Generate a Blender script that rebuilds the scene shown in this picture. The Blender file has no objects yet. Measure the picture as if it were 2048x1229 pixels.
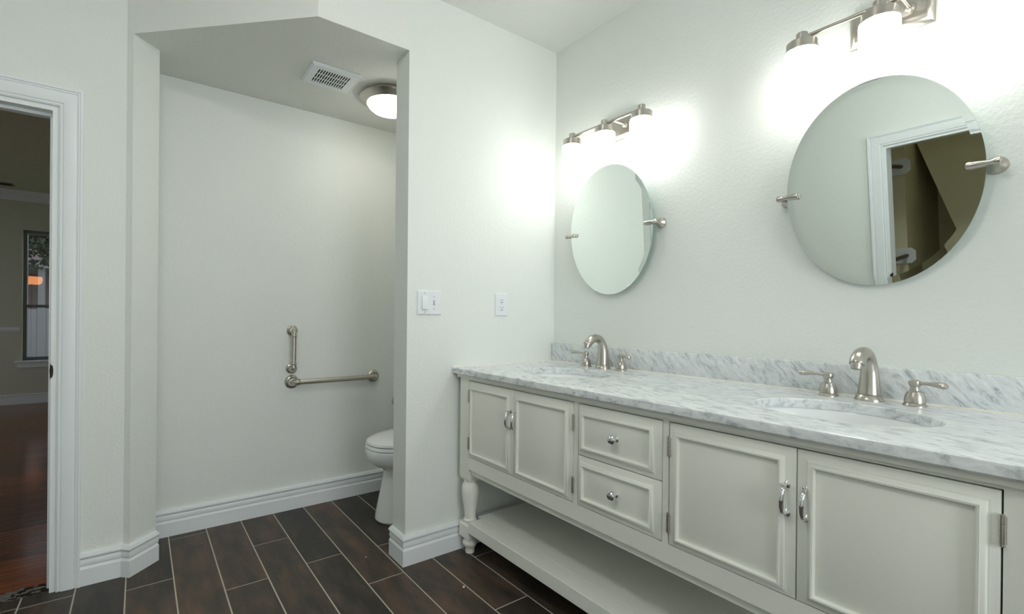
import bpy, bmesh, math, random
from mathutils import Vector, Matrix
from mathutils.geometry import tessellate_polygon
random.seed(7)
SC = bpy.context.scene
COL = SC.collection

# ------------------------------------------------------------------ camera
EYE = 1.13
cam_d = bpy.data.cameras.new('camera')
cam = bpy.data.objects.new('camera', cam_d)
COL.objects.link(cam)
yaw, pitch, roll = math.radians(36.1495), math.radians(-0.0874), math.radians(0.5519)
fw = Vector((math.sin(yaw)*math.cos(pitch), math.cos(yaw)*math.cos(pitch), math.sin(pitch)))
rt = Vector((math.cos(yaw), -math.sin(yaw), 0))
up = rt.cross(fw)
r2 = rt*math.cos(roll) + up*math.sin(roll)
u2 = -rt*math.sin(roll) + up*math.cos(roll)
m = Matrix(((r2.x, u2.x, -fw.x, 0), (r2.y, u2.y, -fw.y, 0), (r2.z, u2.z, -fw.z, EYE), (0, 0, 0, 1)))
cam.matrix_world = m
cam_d.sensor_fit = 'HORIZONTAL'
cam_d.sensor_width = 36
cam_d.lens = 955.62/2048*36
cam_d.shift_x = (1024-976.884)/2048
cam_d.shift_y = (634.504-614.5)/2048
cam_d.clip_start = 0.02
SC.camera = cam

# ------------------------------------------------------------------ world, exposure
w = bpy.data.worlds.new('world')
SC.world = w
w.use_nodes = True
bg = w.node_tree.nodes['Background']
bg.inputs[0].default_value = (0.72, 0.82, 0.92, 1)
bg.inputs[1].default_value = 1.35
SC.view_settings.view_transform = 'Standard'
SC.view_settings.look = 'None'
SC.view_settings.gamma = 1
SC.view_settings.use_curve_mapping = False
SC.view_settings.exposure = 0.33
SHADE_POWER = 9.0      # vanity lamp glass
DOME_POWER = 10.5       # toilet ceiling lamp glass
ROOM_FILL = 27.0       # unseen ceiling lamp added to fill the bathroom
WINDOW_FILL = 5.5          # glowing pane added behind the camera as fill

# ------------------------------------------------------------------ materials
MATS = {}
def new_mat(name):
    mt = bpy.data.materials.new(name)
    mt.use_nodes = True
    nt = mt.node_tree
    b = nt.nodes['Principled BSDF']
    MATS[name] = mt
    return mt, nt, b
def simple(name, col, rough=0.5, metal=0.0, spec=0.5, bump=None, aniso=0):
    mt, nt, b = new_mat(name)
    b.inputs['Base Color'].default_value = (*col, 1)
    b.inputs['Roughness'].default_value = rough
    b.inputs['Metallic'].default_value = metal
    b.inputs['Specular IOR Level'].default_value = spec
    if bump:
        sc, st, dist = bump
        tc = nt.nodes.new('ShaderNodeTexCoord')
        n = nt.nodes.new('ShaderNodeTexNoise')
        n.inputs['Scale'].default_value = sc
        n.inputs['Detail'].default_value = 3
        nt.links.new(tc.outputs['Object'], n.inputs['Vector'])
        bp = nt.nodes.new('ShaderNodeBump')
        bp.inputs['Strength'].default_value = st
        bp.inputs['Distance'].default_value = dist
        nt.links.new(n.outputs['Fac'], bp.inputs['Height'])
        nt.links.new(bp.outputs['Normal'], b.inputs['Normal'])
    return mt
def emit(name, col, strength):
    mt, nt, b = new_mat(name)
    b.inputs['Base Color'].default_value = (*col, 1)
    b.inputs['Emission Color'].default_value = (*col, 1)
    b.inputs['Emission Strength'].default_value = strength
    b.inputs['Roughness'].default_value = 0.4
    return mt

simple('wall_paint', (0.835, 0.870, 0.830), 0.65, bump=(75, 0.28, 0.006))
simple('ceiling_paint', (0.85, 0.865, 0.825), 0.7, bump=(60, 0.25, 0.006))
simple('trim_paint', (0.85, 0.89, 0.905), 0.35)
simple('vanity_paint', (0.885, 0.895, 0.825), 0.38)
simple('nickel', (0.53, 0.50, 0.45), 0.30, 1.0)
simple('hinge_metal', (0.72, 0.69, 0.64), 0.22, 1.0)
simple('chrome', (0.80, 0.80, 0.81), 0.06, 1.0)
simple('porcelain', (0.90, 0.925, 0.93), 0.12)
simple('plastic', (0.84, 0.88, 0.91), 0.35)
simple('screw_paint', (0.50, 0.53, 0.54), 0.4)
simple('dark_slot', (0.01, 0.01, 0.01), 0.7)
simple('grout', (0.50, 0.46, 0.38), 0.9)
simple('caulk', (0.80, 0.78, 0.68), 0.5)
simple('mortar', (0.17, 0.16, 0.135), 0.95, bump=(30, 1.0, 0.02))
simple('bedroom_paint', (0.66, 0.66, 0.53), 0.7)
simple('closet_paint', (0.78, 0.73, 0.50), 0.75)
simple('dark_wood', (0.09, 0.04, 0.025), 0.4)
simple('bronze', (0.05, 0.04, 0.035), 0.4, 0.8)
simple('sash', (0.20, 0.22, 0.22), 0.4)
simple('mirror_glass', (0.86, 0.915, 0.885), 0.0, 1.0)
simple('glass_edge', (0.35, 0.55, 0.48), 0.15, 0.3)
simple('fence_wood', (0.26, 0.26, 0.26), 0.9, bump=(20, .5, .01))
simple('leaf', (0.055, 0.075, 0.05), 0.7)
simple('bark', (0.10, 0.08, 0.07), 0.9)
simple('brick', (0.20, 0.15, 0.145), 0.9)
simple('concrete', (0.36, 0.36, 0.35), 0.9)
simple('grass', (0.09, 0.12, 0.05), 0.95)
emit('lamp_glass', (1.0, 0.985, 0.95), SHADE_POWER)
emit('dome_glass', (1.0, 0.96, 0.87), DOME_POWER)
emit('room_fill_glass', (1.0, 0.985, 0.96), ROOM_FILL)
emit('closet_fill_bulb', (1.0, 0.92, 0.74), 16.0)  # for the bulb added in the closet
emit('fill_pane', (0.95, 0.985, 1.0), WINDOW_FILL)  # emissive pane, added fill light
emit('orange_shade', (1.0, 0.36, 0.12), 1.8)

# window glass: mostly clear with a mirror-like sheen
mt, nt, b = new_mat('window_glass')
nt.nodes.remove(b)
tr = nt.nodes.new('ShaderNodeBsdfTransparent')
gl = nt.nodes.new('ShaderNodeBsdfGlossy'); gl.inputs['Roughness'].default_value = 0.0
mx = nt.nodes.new('ShaderNodeMixShader'); mx.inputs[0].default_value = 0.22
nt.links.new(tr.outputs[0], mx.inputs[1]); nt.links.new(gl.outputs[0], mx.inputs[2])
nt.links.new(mx.outputs[0], nt.nodes['Material Output'].inputs[0])

# marble: pale ground with short slanting grey veins
def marble(name, rot, scale, dark=(0.30, 0.335, 0.37)):
    mt, nt, b = new_mat(name)
    tc = nt.nodes.new('ShaderNodeTexCoord')
    mp = nt.nodes.new('ShaderNodeMapping')
    mp.inputs['Scale'].default_value = scale
    m0 = nt.nodes.new('ShaderNodeMapping')
    m0.inputs['Rotation'].default_value = rot
    nt.links.new(tc.outputs['Object'], m0.inputs['Vector'])
    nt.links.new(m0.outputs[0], mp.inputs['Vector'])
    n1 = nt.nodes.new('ShaderNodeTexNoise')
    n1.inputs['Scale'].default_value = 9.5; n1.inputs['Detail'].default_value = 9; n1.inputs['Roughness'].default_value = 0.68
    n1.inputs['Distortion'].default_value = 0.6
    nt.links.new(mp.outputs[0], n1.inputs['Vector'])
    n2 = nt.nodes.new('ShaderNodeTexNoise')
    n2.inputs['Scale'].default_value = 2.2; n2.inputs['Detail'].default_value = 5
    nt.links.new(mp.outputs[0], n2.inputs['Vector'])
    cr = nt.nodes.new('ShaderNodeValToRGB')
    e = cr.color_ramp.elements
    e[0].position = 0.33; e[0].color = (*dark, 1)
    e[1].position = 0.66; e[1].color = (0.87, 0.90, 0.90, 1)
    k = e.new(0.47); k.color = (0.69, 0.73, 0.745, 1)
    nt.links.new(n1.outputs['Fac'], cr.inputs[0])
    mr = nt.nodes.new('ShaderNodeMapRange')
    mr.inputs['From Min'].default_value = 0.35; mr.inputs['From Max'].default_value = 0.65
    mr.inputs['To Min'].default_value = 0.1; mr.inputs['To Max'].default_value = 0.9
    nt.links.new(n2.outputs['Fac'], mr.inputs['Value'])
    mix = nt.nodes.new('ShaderNodeMix'); mix.data_type = 'RGBA'
    nt.links.new(mr.outputs[0], mix.inputs['Factor'])
    nt.links.new(cr.outputs[0], mix.inputs['A'])
    mix.inputs['B'].default_value = (0.84, 0.875, 0.87, 1)
    mm = nt.nodes.new('ShaderNodeMix'); mm.data_type = 'RGBA'
    mm.inputs['Factor'].default_value = 0.68
    nt.links.new(mix.outputs['Result'], mm.inputs['A'])
    nt.links.new(cr.outputs[0], mm.inputs['B'])
    nt.links.new(mm.outputs['Result'], b.inputs['Base Color'])
    b.inputs['Roughness'].default_value = 0.22
marble('marble_top', (0, 0, math.radians(16)), (5.2, 1.9, 4.5))
marble('marble_splash', (math.radians(42), 0, 0), (2, 6.5, 2.2), (0.30, 0.33, 0.365))

# floor tile: dark brown timber-look, shade differing from tile to tile
mt, nt, b = new_mat('floor_tile')
tc = nt.nodes.new('ShaderNodeTexCoord')
oi = nt.nodes.new('ShaderNodeObjectInfo')
ad = nt.nodes.new('ShaderNodeVectorMath'); ad.operation = 'ADD'
cb = nt.nodes.new('ShaderNodeCombineXYZ')
mu = nt.nodes.new('ShaderNodeMath'); mu.operation = 'MULTIPLY'; mu.inputs[1].default_value = 37
nt.links.new(oi.outputs['Random'], mu.inputs[0])
nt.links.new(mu.outputs[0], cb.inputs[2])
nt.links.new(tc.outputs['Object'], ad.inputs[0]); nt.links.new(cb.outputs[0], ad.inputs[1])
mp = nt.nodes.new('ShaderNodeMapping'); mp.inputs['Scale'].default_value = (6, 1.6, 6)
nt.links.new(ad.outputs[0], mp.inputs[0])
ns = nt.nodes.new('ShaderNodeTexNoise'); ns.inputs['Scale'].default_value = 2.4; ns.inputs['Detail'].default_value = 8; ns.inputs['Roughness'].default_value = 0.65
nt.links.new(mp.outputs[0], ns.inputs['Vector'])
m2 = nt.nodes.new('ShaderNodeMath'); m2.operation = 'MULTIPLY_ADD'; m2.inputs[1].default_value = 0.22; m2.inputs[2].default_value = -0.11
nt.links.new(oi.outputs['Random'], m2.inputs[0])
a2 = nt.nodes.new('ShaderNodeMath'); a2.operation = 'ADD'
nt.links.new(ns.outputs['Fac'], a2.inputs[0]); nt.links.new(m2.outputs[0], a2.inputs[1])
cr = nt.nodes.new('ShaderNodeValToRGB')
e = cr.color_ramp.elements
e[0].position = 0.36; e[0].color = (0.030, 0.025, 0.021, 1)
e[1].position = 0.75; e[1].color = (0.128, 0.075, 0.050, 1)
k = e.new(0.54); k.color = (0.060, 0.046, 0.036, 1)
nt.links.new(a2.outputs[0], cr.inputs[0]); nt.links.new(cr.outputs[0], b.inputs['Base Color'])
b.inputs['Roughness'].default_value = 0.42
b.inputs['Specular IOR Level'].default_value = 0.4

# bedroom plank: red-brown lacquered timber
mt, nt, b = new_mat('bedroom_plank')
tc = nt.nodes.new('ShaderNodeTexCoord'); oi = nt.nodes.new('ShaderNodeObjectInfo')
mp = nt.nodes.new('ShaderNodeMapping'); mp.inputs['Scale'].default_value = (1.2, 14, 8)
nt.links.new(tc.outputs['Object'], mp.inputs[0])
ns = nt.nodes.new('ShaderNodeTexNoise'); ns.inputs['Scale'].default_value = 3; ns.inputs['Detail'].default_value = 6
nt.links.new(mp.outputs[0], ns.inputs['Vector'])
m2 = nt.nodes.new('ShaderNodeMath'); m2.operation = 'MULTIPLY_ADD'; m2.inputs[1].default_value = 0.4; m2.inputs[2].default_value = -0.2
nt.links.new(oi.outputs['Random'], m2.inputs[0])
a2 = nt.nodes.new('ShaderNodeMath'); a2.operation = 'ADD'
nt.links.new(ns.outputs['Fac'], a2.inputs[0]); nt.links.new(m2.outputs[0], a2.inputs[1])
cr = nt.nodes.new('ShaderNodeValToRGB')
e = cr.color_ramp.elements
e[0].position = 0.25; e[0].color = (0.080, 0.024, 0.012, 1)
e[1].position = 0.8; e[1].color = (0.30, 0.085, 0.032, 1)
nt.links.new(a2.outputs[0], cr.inputs[0]); nt.links.new(cr.outputs[0], b.inputs['Base Color'])
b.inputs['Roughness'].default_value = 0.16

# ------------------------------------------------------------------ mesh helpers
class MB:
    def __init__(self):
        self.v = []; self.f = []
    def add(self, verts, faces):
        o = len(self.v)
        self.v += [tuple(p) for p in verts]
        self.f += [tuple(i+o for i in f) for f in faces]
        return self
    def box(self, x0, x1, y0, y1, z0, z1, bev=0.0):
        if bev <= 0:
            v = [(x, y, z) for x in (x0, x1) for y in (y0, y1) for z in (z0, z1)]
            f = [(0, 1, 3, 2), (4, 6, 7, 5), (0, 4, 5, 1), (2, 3, 7, 6), (0, 2, 6, 4), (1, 5, 7, 3)]
            return self.add(v, f)
        bm = bmesh.new()
        bmesh.ops.create_cube(bm, size=1)
        for q in bm.verts:
            q.co = Vector(((x0+x1)/2+q.co.x*(x1-x0), (y0+y1)/2+q.co.y*(y1-y0), (z0+z1)/2+q.co.z*(z1-z0)))
        bmesh.ops.bevel(bm, geom=bm.edges[:]+bm.verts[:], offset=bev, segments=2, profile=0.5, affect='EDGES')
        bm.verts.index_update()
        self.add([q.co[:] for q in bm.verts], [[q.index for q in f.verts] for f in bm.faces])
        bm.free()
        return self
    def lathe(self, prof, origin=(0, 0, 0), axis=(0, 0, 1), n=24, sx=1.0, sy=1.0):
        ax = Vector(axis).normalized()
        t = Vector((1, 0, 0)) if abs(ax.x) < 0.9 else Vector((0, 1, 0))
        s = (t - ax*t.dot(ax)).normalized(); q = ax.cross(s)
        o = Vector(origin); vs = []; fs = []
        for (r, h) in prof:
            for i in range(n):
                a = 2*math.pi*i/n
                vs.append(o + ax*h + s*(r*sx*math.cos(a)) + q*(r*sy*math.sin(a)))
        for j in range(len(prof)-1):
            for i in range(n):
                k = (i+1) % n
                fs.append((j*n+i, j*n+k, (j+1)*n+k, (j+1)*n+i))
        fs.append(tuple(range(n))[::-1]); fs.append(tuple((len(prof)-1)*n+i for i in range(n)))
        return self.add(vs, fs)
    def tube(self, pts, rad, n=12, ref=(0, 0, 1), sq=1.0):
        pts = [Vector(p) for p in pts]
        rad = rad if isinstance(rad, (list, tuple)) else [rad]*len(pts)
        vs = []; fs = []; rf = Vector(ref)
        for i, p in enumerate(pts):
            d = (pts[min(i+1, len(pts)-1)] - pts[max(i-1, 0)]).normalized()
            s = d.cross(rf)
            if s.length < 1e-4: s = d.cross(Vector((1, 0.3, 0)))
            s.normalize(); q = s.cross(d)
            for k in range(n):
                a = 2*math.pi*k/n
                vs.append(p + s*(rad[i]*math.cos(a)) + q*(rad[i]*sq*math.sin(a)))
        for j in range(len(pts)-1):
            for i in range(n):
                k = (i+1) % n
                fs.append((j*n+i, j*n+k, (j+1)*n+k, (j+1)*n+i))
        fs.append(tuple(range(n))[::-1]); fs.append(tuple((len(pts)-1)*n+i for i in range(n)))
        return self.add(vs, fs)
    def loft(self, rings):
        n = len(rings[0]); vs = [p for r in rings for p in r]; fs = []
        for j in range(len(rings)-1):
            for i in range(n):
                k = (i+1) % n
                fs.append((j*n+i, j*n+k, (j+1)*n+k, (j+1)*n+i))
        fs.append(tuple(range(n))[::-1]); fs.append(tuple((len(rings)-1)*n+i for i in range(n)))
        return self.add(vs, fs)
    def prism(self, poly, z0, z1, holes=()):
        loops = [list(poly)] + [list(h) for h in holes]
        flat = [p for l in loops for p in l]
        tris = tessellate_polygon([[Vector((p[0], p[1], 0)) for p in l] for l in loops])
        N = len(flat)
        vs = [(p[0], p[1], z0) for p in flat] + [(p[0], p[1], z1) for p in flat]
        fs = [tuple(t) for t in tris] + [tuple(i+N for i in t)[::-1] for t in tris]
        o = 0
        for l in loops:
            for i in range(len(l)):
                a = o+i; b_ = o+(i+1) % len(l)
                fs.append((a, b_, b_+N, a+N))
            o += len(l)
        return self.add(vs, fs)
    def sweep(self, pts, prof, n, closed=False):
        pts = [Vector(p) for p in pts]; n = Vector(n); N = len(pts); rings = []
        segs = N if closed else N-1
        sd = []
        for i in range(segs):
            d = (pts[(i+1) % N]-pts[i]).normalized(); sd.append(d.cross(n))
        for i, p in enumerate(pts):
            if closed: a, b_ = sd[i-1], sd[i]
            else: a, b_ = sd[max(i-1, 0)], sd[min(i, segs-1)]
            s = (a+b_)/(1+a.dot(b_))
            rings.append([p + s*q[0] + n*q[1] for q in prof])
        k = len(prof); vs = [q for r in rings for q in r]; fs = []
        for j in range(segs):
            j2 = (j+1) % N
            for i in range(k):
                i2 = (i+1) % k
                fs.append((j*k+i, j*k+i2, j2*k+i2, j2*k+i))
        if not closed:
            fs.append(tuple(range(k))[::-1]); fs.append(tuple((N-1)*k+i for i in range(k)))
        return self.add(vs, fs)
    def transform(self, M):
        self.v = [tuple(M @ Vector(p)) for p in self.v]
        return self
    def build(self, name, mat, parent=None, smooth=True, origin=None):
        base = Vector((0, 0, 0))
        if parent is not None:
            q = parent
            while q.parent is not None: q = q.parent
            base = Vector(q.location)
        elif origin is not None:
            base = Vector(origin)
        me = bpy.data.meshes.new(name)
        me.from_pydata([tuple(Vector(p)-base) for p in self.v], [], self.f)
        bm = bmesh.new(); bm.from_mesh(me)
        bmesh.ops.recalc_face_normals(bm, faces=bm.faces)
        bm.to_mesh(me); bm.free()
        if smooth:
            me.polygons.foreach_set('use_smooth', [True]*len(me.polygons))
            me.set_sharp_from_angle(angle=math.radians(32))
        me.materials.append(MATS[mat])
        o = bpy.data.objects.new(name, me); COL.objects.link(o)
        if parent is not None: o.parent = parent
        elif origin is not None: o.location = base
        return o
def tag(o, label, cat=None, group=None, kind=None):
    o['label'] = label
    if cat: o['category'] = cat
    if group: o['group'] = group
    if kind: o['kind'] = kind
    return o
def thing(name, label, cat, loc, group=None):
    o = bpy.data.objects.new(name, None); COL.objects.link(o)
    o.empty_display_size = 0.05
    o.location = loc
    return tag(o, label, cat, group)
def struct(mb, name, mat, smooth=False):
    o = mb.build(name, mat, smooth=smooth); o['kind'] = 'structure'; return o

# ------------------------------------------------------------------ key dimensions (m)
XW = 1.893      # vanity wall
YB = 1.963      # switch wall
YL = 2.585      # wall with the bedroom door
YT = 2.912      # rear wall of the toilet alcove
XO = -1.10      # wall behind the camera's left shoulder (closet door)
YR = -2.30      # wall behind the camera
ZC = 2.62       # ceiling
ZS = 2.33       # toilet alcove ceiling
P = (0.572, YB); Q = (-0.05, YL); J = (-0.028, 2.563); K = (0.067, 2.658)
DX0, DX1, DZ = -1.03, -0.27, 1.955     # bedroom doorway
CY0, CY1, CZ = 0.40, 1.20, 1.955       # closet doorway

# ------------------------------------------------------------------ floors
def floor_tiles():
    g = MB().box(XO-0.02, XW+0.02, YR-0.02, 2.60, -0.06, -0.0012).box(-0.10, XW+0.02, 2.60, YT+0.02, -0.06, -0.0012)
    fl = struct(g, 'floor', 'grout')
    W = 0.1645; gap = 0.0026; L = 1.0
    offs = {-3: 2.51, -2: 2.95, -1: 2.43, 0: 2.85, 1: 2.20, 2: 2.545, 3: 2.23, 4: 1.91, 5: 2.20, 6: 1.462, 7: 1.84, 8: 1.30}
    cache = {}
    for k in range(-8, 11):
        x0 = 0.126 + W*k + gap; x1 = 0.126 + W*(k+1) - gap
        x0 = max(x0, XO+0.002); x1 = min(x1, XW-0.002)
        if x1-x0 < 0.01: continue
        ymax = (YT-0.002) if x0 > -0.06 else 2.600
        jy = offs.get(k, 2.0 + ((k*0.37) % 1.0))
        while jy > -3: jy -= L
        while jy < ymax:
            a, c = max(jy+gap, YR+0.002), min(jy+L-gap, ymax)
            jy += L
            if c-a < 0.01: continue
            key = (round(x1-x0, 4), round(c-a, 4))
            if key not in cache:
                hx, hy = (x1-x0)/2, (c-a)/2
                t = 0.0012
                mb = MB().loft([[(-hx, -hy, -0.009), (hx, -hy, -0.009), (hx, hy, -0.009), (-hx, hy, -0.009)],
                                [(-hx, -hy, -t), (hx, -hy, -t), (hx, hy, -t), (-hx, hy, -t)],
                                [(-hx+t, -hy+t, 0), (hx-t, -hy+t, 0), (hx-t, hy-t, 0), (-hx+t, hy-t, 0)]])
                o = mb.build('tile', 'floor_tile', parent=fl, smooth=False)
                cache[key] = o.data
            else:
                o = bpy.data.objects.new('tile', cache[key]); COL.objects.link(o); o.parent = fl
            o.location = ((x0+x1)/2, (a+c)/2, 0)
floor_tiles()

def bedroom_floor():
    g = MB().box(-3.6, -0.12, 2.60, 8.12, -0.06, -0.006)
    fl = struct(g, 'floor_bedroom', 'dark_slot')
    W = 0.083; y = 2.70; me = None; i = 0
    while y + W < 8.10:
        if me is None:
            hx, hy, t = 1.72, W/2-0.0006, 0.0012
            o = MB().loft([[(-hx, -hy, -0.012), (hx, -hy, -0.012), (hx, hy, -0.012), (-hx, hy, -0.012)],
                           [(-hx, -hy, -t), (hx, -hy, -t), (hx, hy, -t), (-hx, hy, -t)],
                           [(-hx+t, -hy+t, 0), (hx-t, -hy+t, 0), (hx-t, hy-t, 0), (-hx+t, hy-t, 0)]]).build('plank', 'bedroom_plank', parent=fl, smooth=False)
            me = o.data
        else:
            o = bpy.data.objects.new('plank', me); COL.objects.link(o); o.parent = fl
        o.location = (-1.86, y+W/2, 0.0)
        y += W; i += 1
bedroom_floor()

# ------------------------------------------------------------------ walls and ceilings
struct(MB().box(XW, XW+0.12, YR-0.12, YT+0.12, -0.06, ZC), 'wall_right', 'wall_paint')
struct(MB().box(0.978, XW, YB, 2.095, -0.05, ZC), 'wall_back', 'wall_paint')
struct(MB().prism([P, (0.978, YB), (0.978, 2.095), (XW, 2.095), (XW, YT), (-0.05, YT), (-0.05, 2.775), K, J], ZS, ZC), 'ceiling_toilet', 'ceiling_paint')
struct(MB().prism([(DX1, YL), Q, J, K, (-0.05, 2.775), (-0.05, 2.705), (DX1, 2.705)], -0.05, ZC)
       .box(DX0, DX1, YL, 2.705, DZ, ZC).box(XO, DX0, YL, 2.705, -0.05, ZC), 'wall_left', 'wall_paint')
struct(MB().box(-0.17, XW, YT, YT+0.12, -0.05, ZC).box(-0.17, -0.05, 2.775, YT, -0.05, ZC), 'wall_toilet', 'wall_paint')
struct(MB().box(XO-0.12, XO, CY1, YL+0.12, -0.05, ZC).box(XO-0.12, XO, YR-0.12, CY0, -0.05, ZC)
       .box(XO-0.12, XO, CY0, CY1, CZ, ZC), 'wall_opposite', 'wall_paint')
struct(MB().box(XO, 0.0, YR-0.12, YR, -0.05, ZC).box(1.4, XW, YR-0.12, YR, -0.05, ZC)
       .box(0.0, 1.4, YR-0.12, YR, -0.05, 0.9).box(0.0, 1.4, YR-0.12, YR, 2.2, ZC), 'wall_rear', 'wall_paint')
struct(MB().box(XO-0.12, XW+0.12, YR-0.12, YT+0.12, ZC, ZC+0.08), 'ceiling', 'ceiling_paint')

# glowing pane added behind the camera, fill light built as a window
wn = MB().box(0.0, 1.4, YR-0.06, YR-0.05, 0.9, 2.2).build('fill_window_2', 'fill_pane', smooth=False); wn['kind'] = 'structure'
fr = MB()
for (a, c, z0, z1) in ((0.0, 0.05, 0.9, 2.2), (1.35, 1.4, 0.9, 2.2), (0.675, 0.725, 0.9, 2.2), (0.0, 1.4, 0.9, 0.95), (0.0, 1.4, 2.15, 2.2)):
    fr.box(a, c, YR-0.05, YR-0.01, z0, z1)
fr.build('fill_window_frame', 'trim_paint', parent=wn, smooth=False)

# baseboards
BB = [(0, 0), (0.018, 0), (0.018, 0.069), (0.0130, 0.077), (0.0115, 0.078), (0.0115, 0.080), (0.0150, 0.084), (0.0165, 0.094), (0.0145, 0.104), (0.0115, 0.109),
      (0.0135, 0.1095), (0.021, 0.116), (0.022, 0.122), (0.019, 0.1225), (0.0185, 0.126), (0.015, 0.1265), (0.014, 0.131), (0.0, 0.134)]
def baseboard(name, pts):
    o = MB().sweep([(p[0], p[1], 0) for p in pts], BB, (0, 0, 1)).build(name, 'trim_paint', smooth=True)
    o['kind'] = 'structure'
baseboard('baseboard_back', [(0.978, 2.095), (0.978, YB), (XW, YB)])
baseboard('baseboard_left', [(-0.192, YL), Q, J, K])
baseboard('baseboard_toilet', [(-0.05, YT), (XW, YT)])
baseboard('baseboard_right', [(XW, YB-0.022), (XW, YR)])
baseboard('baseboard_opposite', [(XO, YR), (XO, CY0-0.10)])
baseboard('baseboard_closet', [(XO, CY1+0.10), (XO, YL)])

# door casings
def casing_prof(wd):
    s = wd/0.078
    return [(0, 0), (0, 0.009), (0.005*s, 0.012), (0.008*s, 0.009), (0.012*s, 0.009), (0.015*s, 0.0135), (0.020*s, 0.0150), (0.050*s, 0.0175),
            (0.056*s, 0.0165), (0.059*s, 0.0125), (0.062*s, 0.0165), (0.067*s, 0.0165), (0.069*s, 0.021), (0.078*s, 0.021), (0.078*s, 0)]
RV = 0.004
c1 = MB().sweep([(DX1+RV, YL, 0), (DX1+RV, YL, DZ+RV), (DX0-RV, YL, DZ+RV), (DX0-RV, YL, 0)], casing_prof(0.076), (0, -1, 0)).build('trim_1', 'trim_paint')
c1['kind'] = 'structure'
c2 = MB().sweep([(XO, CY1+RV, 0), (XO, CY1+RV, CZ+RV), (XO, CY0-RV, CZ+RV), (XO, CY0-RV, 0)], casing_prof(0.094), (1, 0, 0)).build('trim_2', 'trim_paint')
c2['kind'] = 'structure'
# jambs with door stops
jm = MB()
JP = [(-0.018, -0.122), (-0.018, 0.001), (0, 0.001), (0, -0.122)]
jb = MB()
jb.box(DX1-0.016, DX1, YL-0.002, 2.707, 0, DZ).box(DX0, DX0+0.016, YL-0.002, 2.707, 0, DZ).box(DX0+0.016, DX1-0.016, YL-0.002, 2.707, DZ-0.016, DZ)
d1 = jb.build('door_1', 'trim_paint', smooth=False); d1['kind'] = 'structure'
MB().box(DX1-0.028, DX1-0.016, YL+0.045, YL+0.08, 0, DZ-0.016).box(DX0+0.016, DX0+0.028, YL+0.045, YL+0.08, 0, DZ-0.016)\
    .box(DX0+0.028, DX1-0.028, YL+0.045, YL+0.08, DZ-0.028, DZ-0.016).build('door_stop', 'trim_paint', parent=d1, smooth=False)
MB().box(DX1-0.018, DX1-0.0155, YL-0.004, YL+0.03, 0.862, 0.922).lathe([(0.020, 0), (0.020, 0.0016)], (DX1-0.0135, YL-0.004, 0.892), (0, 1, 0), 16, sx=0.28, sy=1.3)\
    .build('strike_plate', 'bronze', parent=d1)
d2 = MB().box(XO-0.122, XO+0.002, CY1-0.016, CY1, 0, CZ).box(XO-0.122, XO+0.002, CY0, CY0+0.016, 0, CZ)\
    .box(XO-0.122, XO+0.002, CY0+0.016, CY1-0.016, CZ-0.016, CZ).build('door_2', 'trim_paint', smooth=False); d2['kind'] = 'structure'
MB().box(XO-0.03, XO+0.004, CY1-0.018, CY1-0.0155, 0.905, 0.965).lathe([(0.020, 0), (0.020, 0.0016)], (XO+0.003, CY1-0.012, 0.935), (1, 0, 0), 16, sx=0.28, sy=1.3)\
    .build('strike_plate', 'bronze', parent=d2)

# ------------------------------------------------------------------ bedroom beyond the doorway
YW = 8.10
WX0, WX1, WZ0, WZ1 = -1.16, -0.26, 0.53, 2.14
struct(MB().box(-3.6, WX0, YW, YW+0.14, -0.05, 2.9).box(WX1, 0.0, YW, YW+0.14, -0.05, 2.9)
       .box(WX0, WX1, YW, YW+0.14, -0.05, WZ0).box(WX0, WX1, YW, YW+0.14, WZ1, 2.9), 'wall_bedroom', 'bedroom_paint')
struct(MB().box(-3.72, -3.6, 2.705, 4.6, -0.05, 2.9).box(-3.72, -3.6, 6.8, YW+0.14, -0.05, 2.9).box(-3.72, -3.6, 4.6, 6.8, -0.05, 0.5).box(-3.72, -3.6, 4.6, 6.8, 2.14, 2.9).box(-3.6, XO-0.125, 2.705, 2.82, -0.05, 2.9), 'wall_bedroom_far', 'bedroom_paint')
struct(MB().box(-0.24, -0.175, 2.82, YW, -0.05, 2.9), 'wall_bedroom_near', 'bedroom_paint')
struct(MB().box(-3.6, -0.18, 2.71, YW, 2.60, 2.68), 'ceiling_bedroom', 'bedroom_paint')
CR = [(0, 0), (0.012, 0), (0.016, 0.02), (0.03, 0.035), (0.06, 0.075), (0.075, 0.085), (0.08, 0.10), (0.095, 0.115), (0, 0.115)]
o = MB().sweep([(-3.6, YW, 2.485), (-0.24, YW, 2.485)], CR, (0, 0, 1)).build('trim_3', 'trim_paint'); o['kind'] = 'structure'
o = MB().sweep([(-3.6, YW, 0), (-0.24, YW, 0)], [(a, z*0.9) for a, z in BB], (0, 0, 1)).build('baseboard_bedroom', 'trim_paint'); o['kind'] = 'structure'
CRL = [(0, 0), (0.01, 0), (0.014, 0.012), (0.022, 0.02), (0.022, 0.035), (0.012, 0.045), (0.008, 0.058), (0, 0.06)]
o = MB().sweep([(-3.6, YW, 0.885), (WX0-0.02, YW, 0.885)], CRL, (0, 0, 1)).build('trim_4', 'trim_paint'); o['kind'] = 'structure'
wf = MB()
for (a, c, z0, z1) in ((WX0, WX0+0.035, WZ0, WZ1), (WX1-0.035, WX1, WZ0, WZ1), (WX0+0.035, WX1-0.035, WZ1-0.04, WZ1), (WX0+0.035, WX1-0.035, WZ0, WZ0+0.04)):
    wf.box(a, c, YW+0.05, YW+0.12, z0, z1)
w1 = wf.build('window_1', 'sash', smooth=False); w1['kind'] = 'structure'
MB().box(WX0+0.035, WX1-0.035, YW+0.055, YW+0.10, 1.185, 1.22).build('meeting_rail', 'sash', parent=w1, smooth=False)
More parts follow.
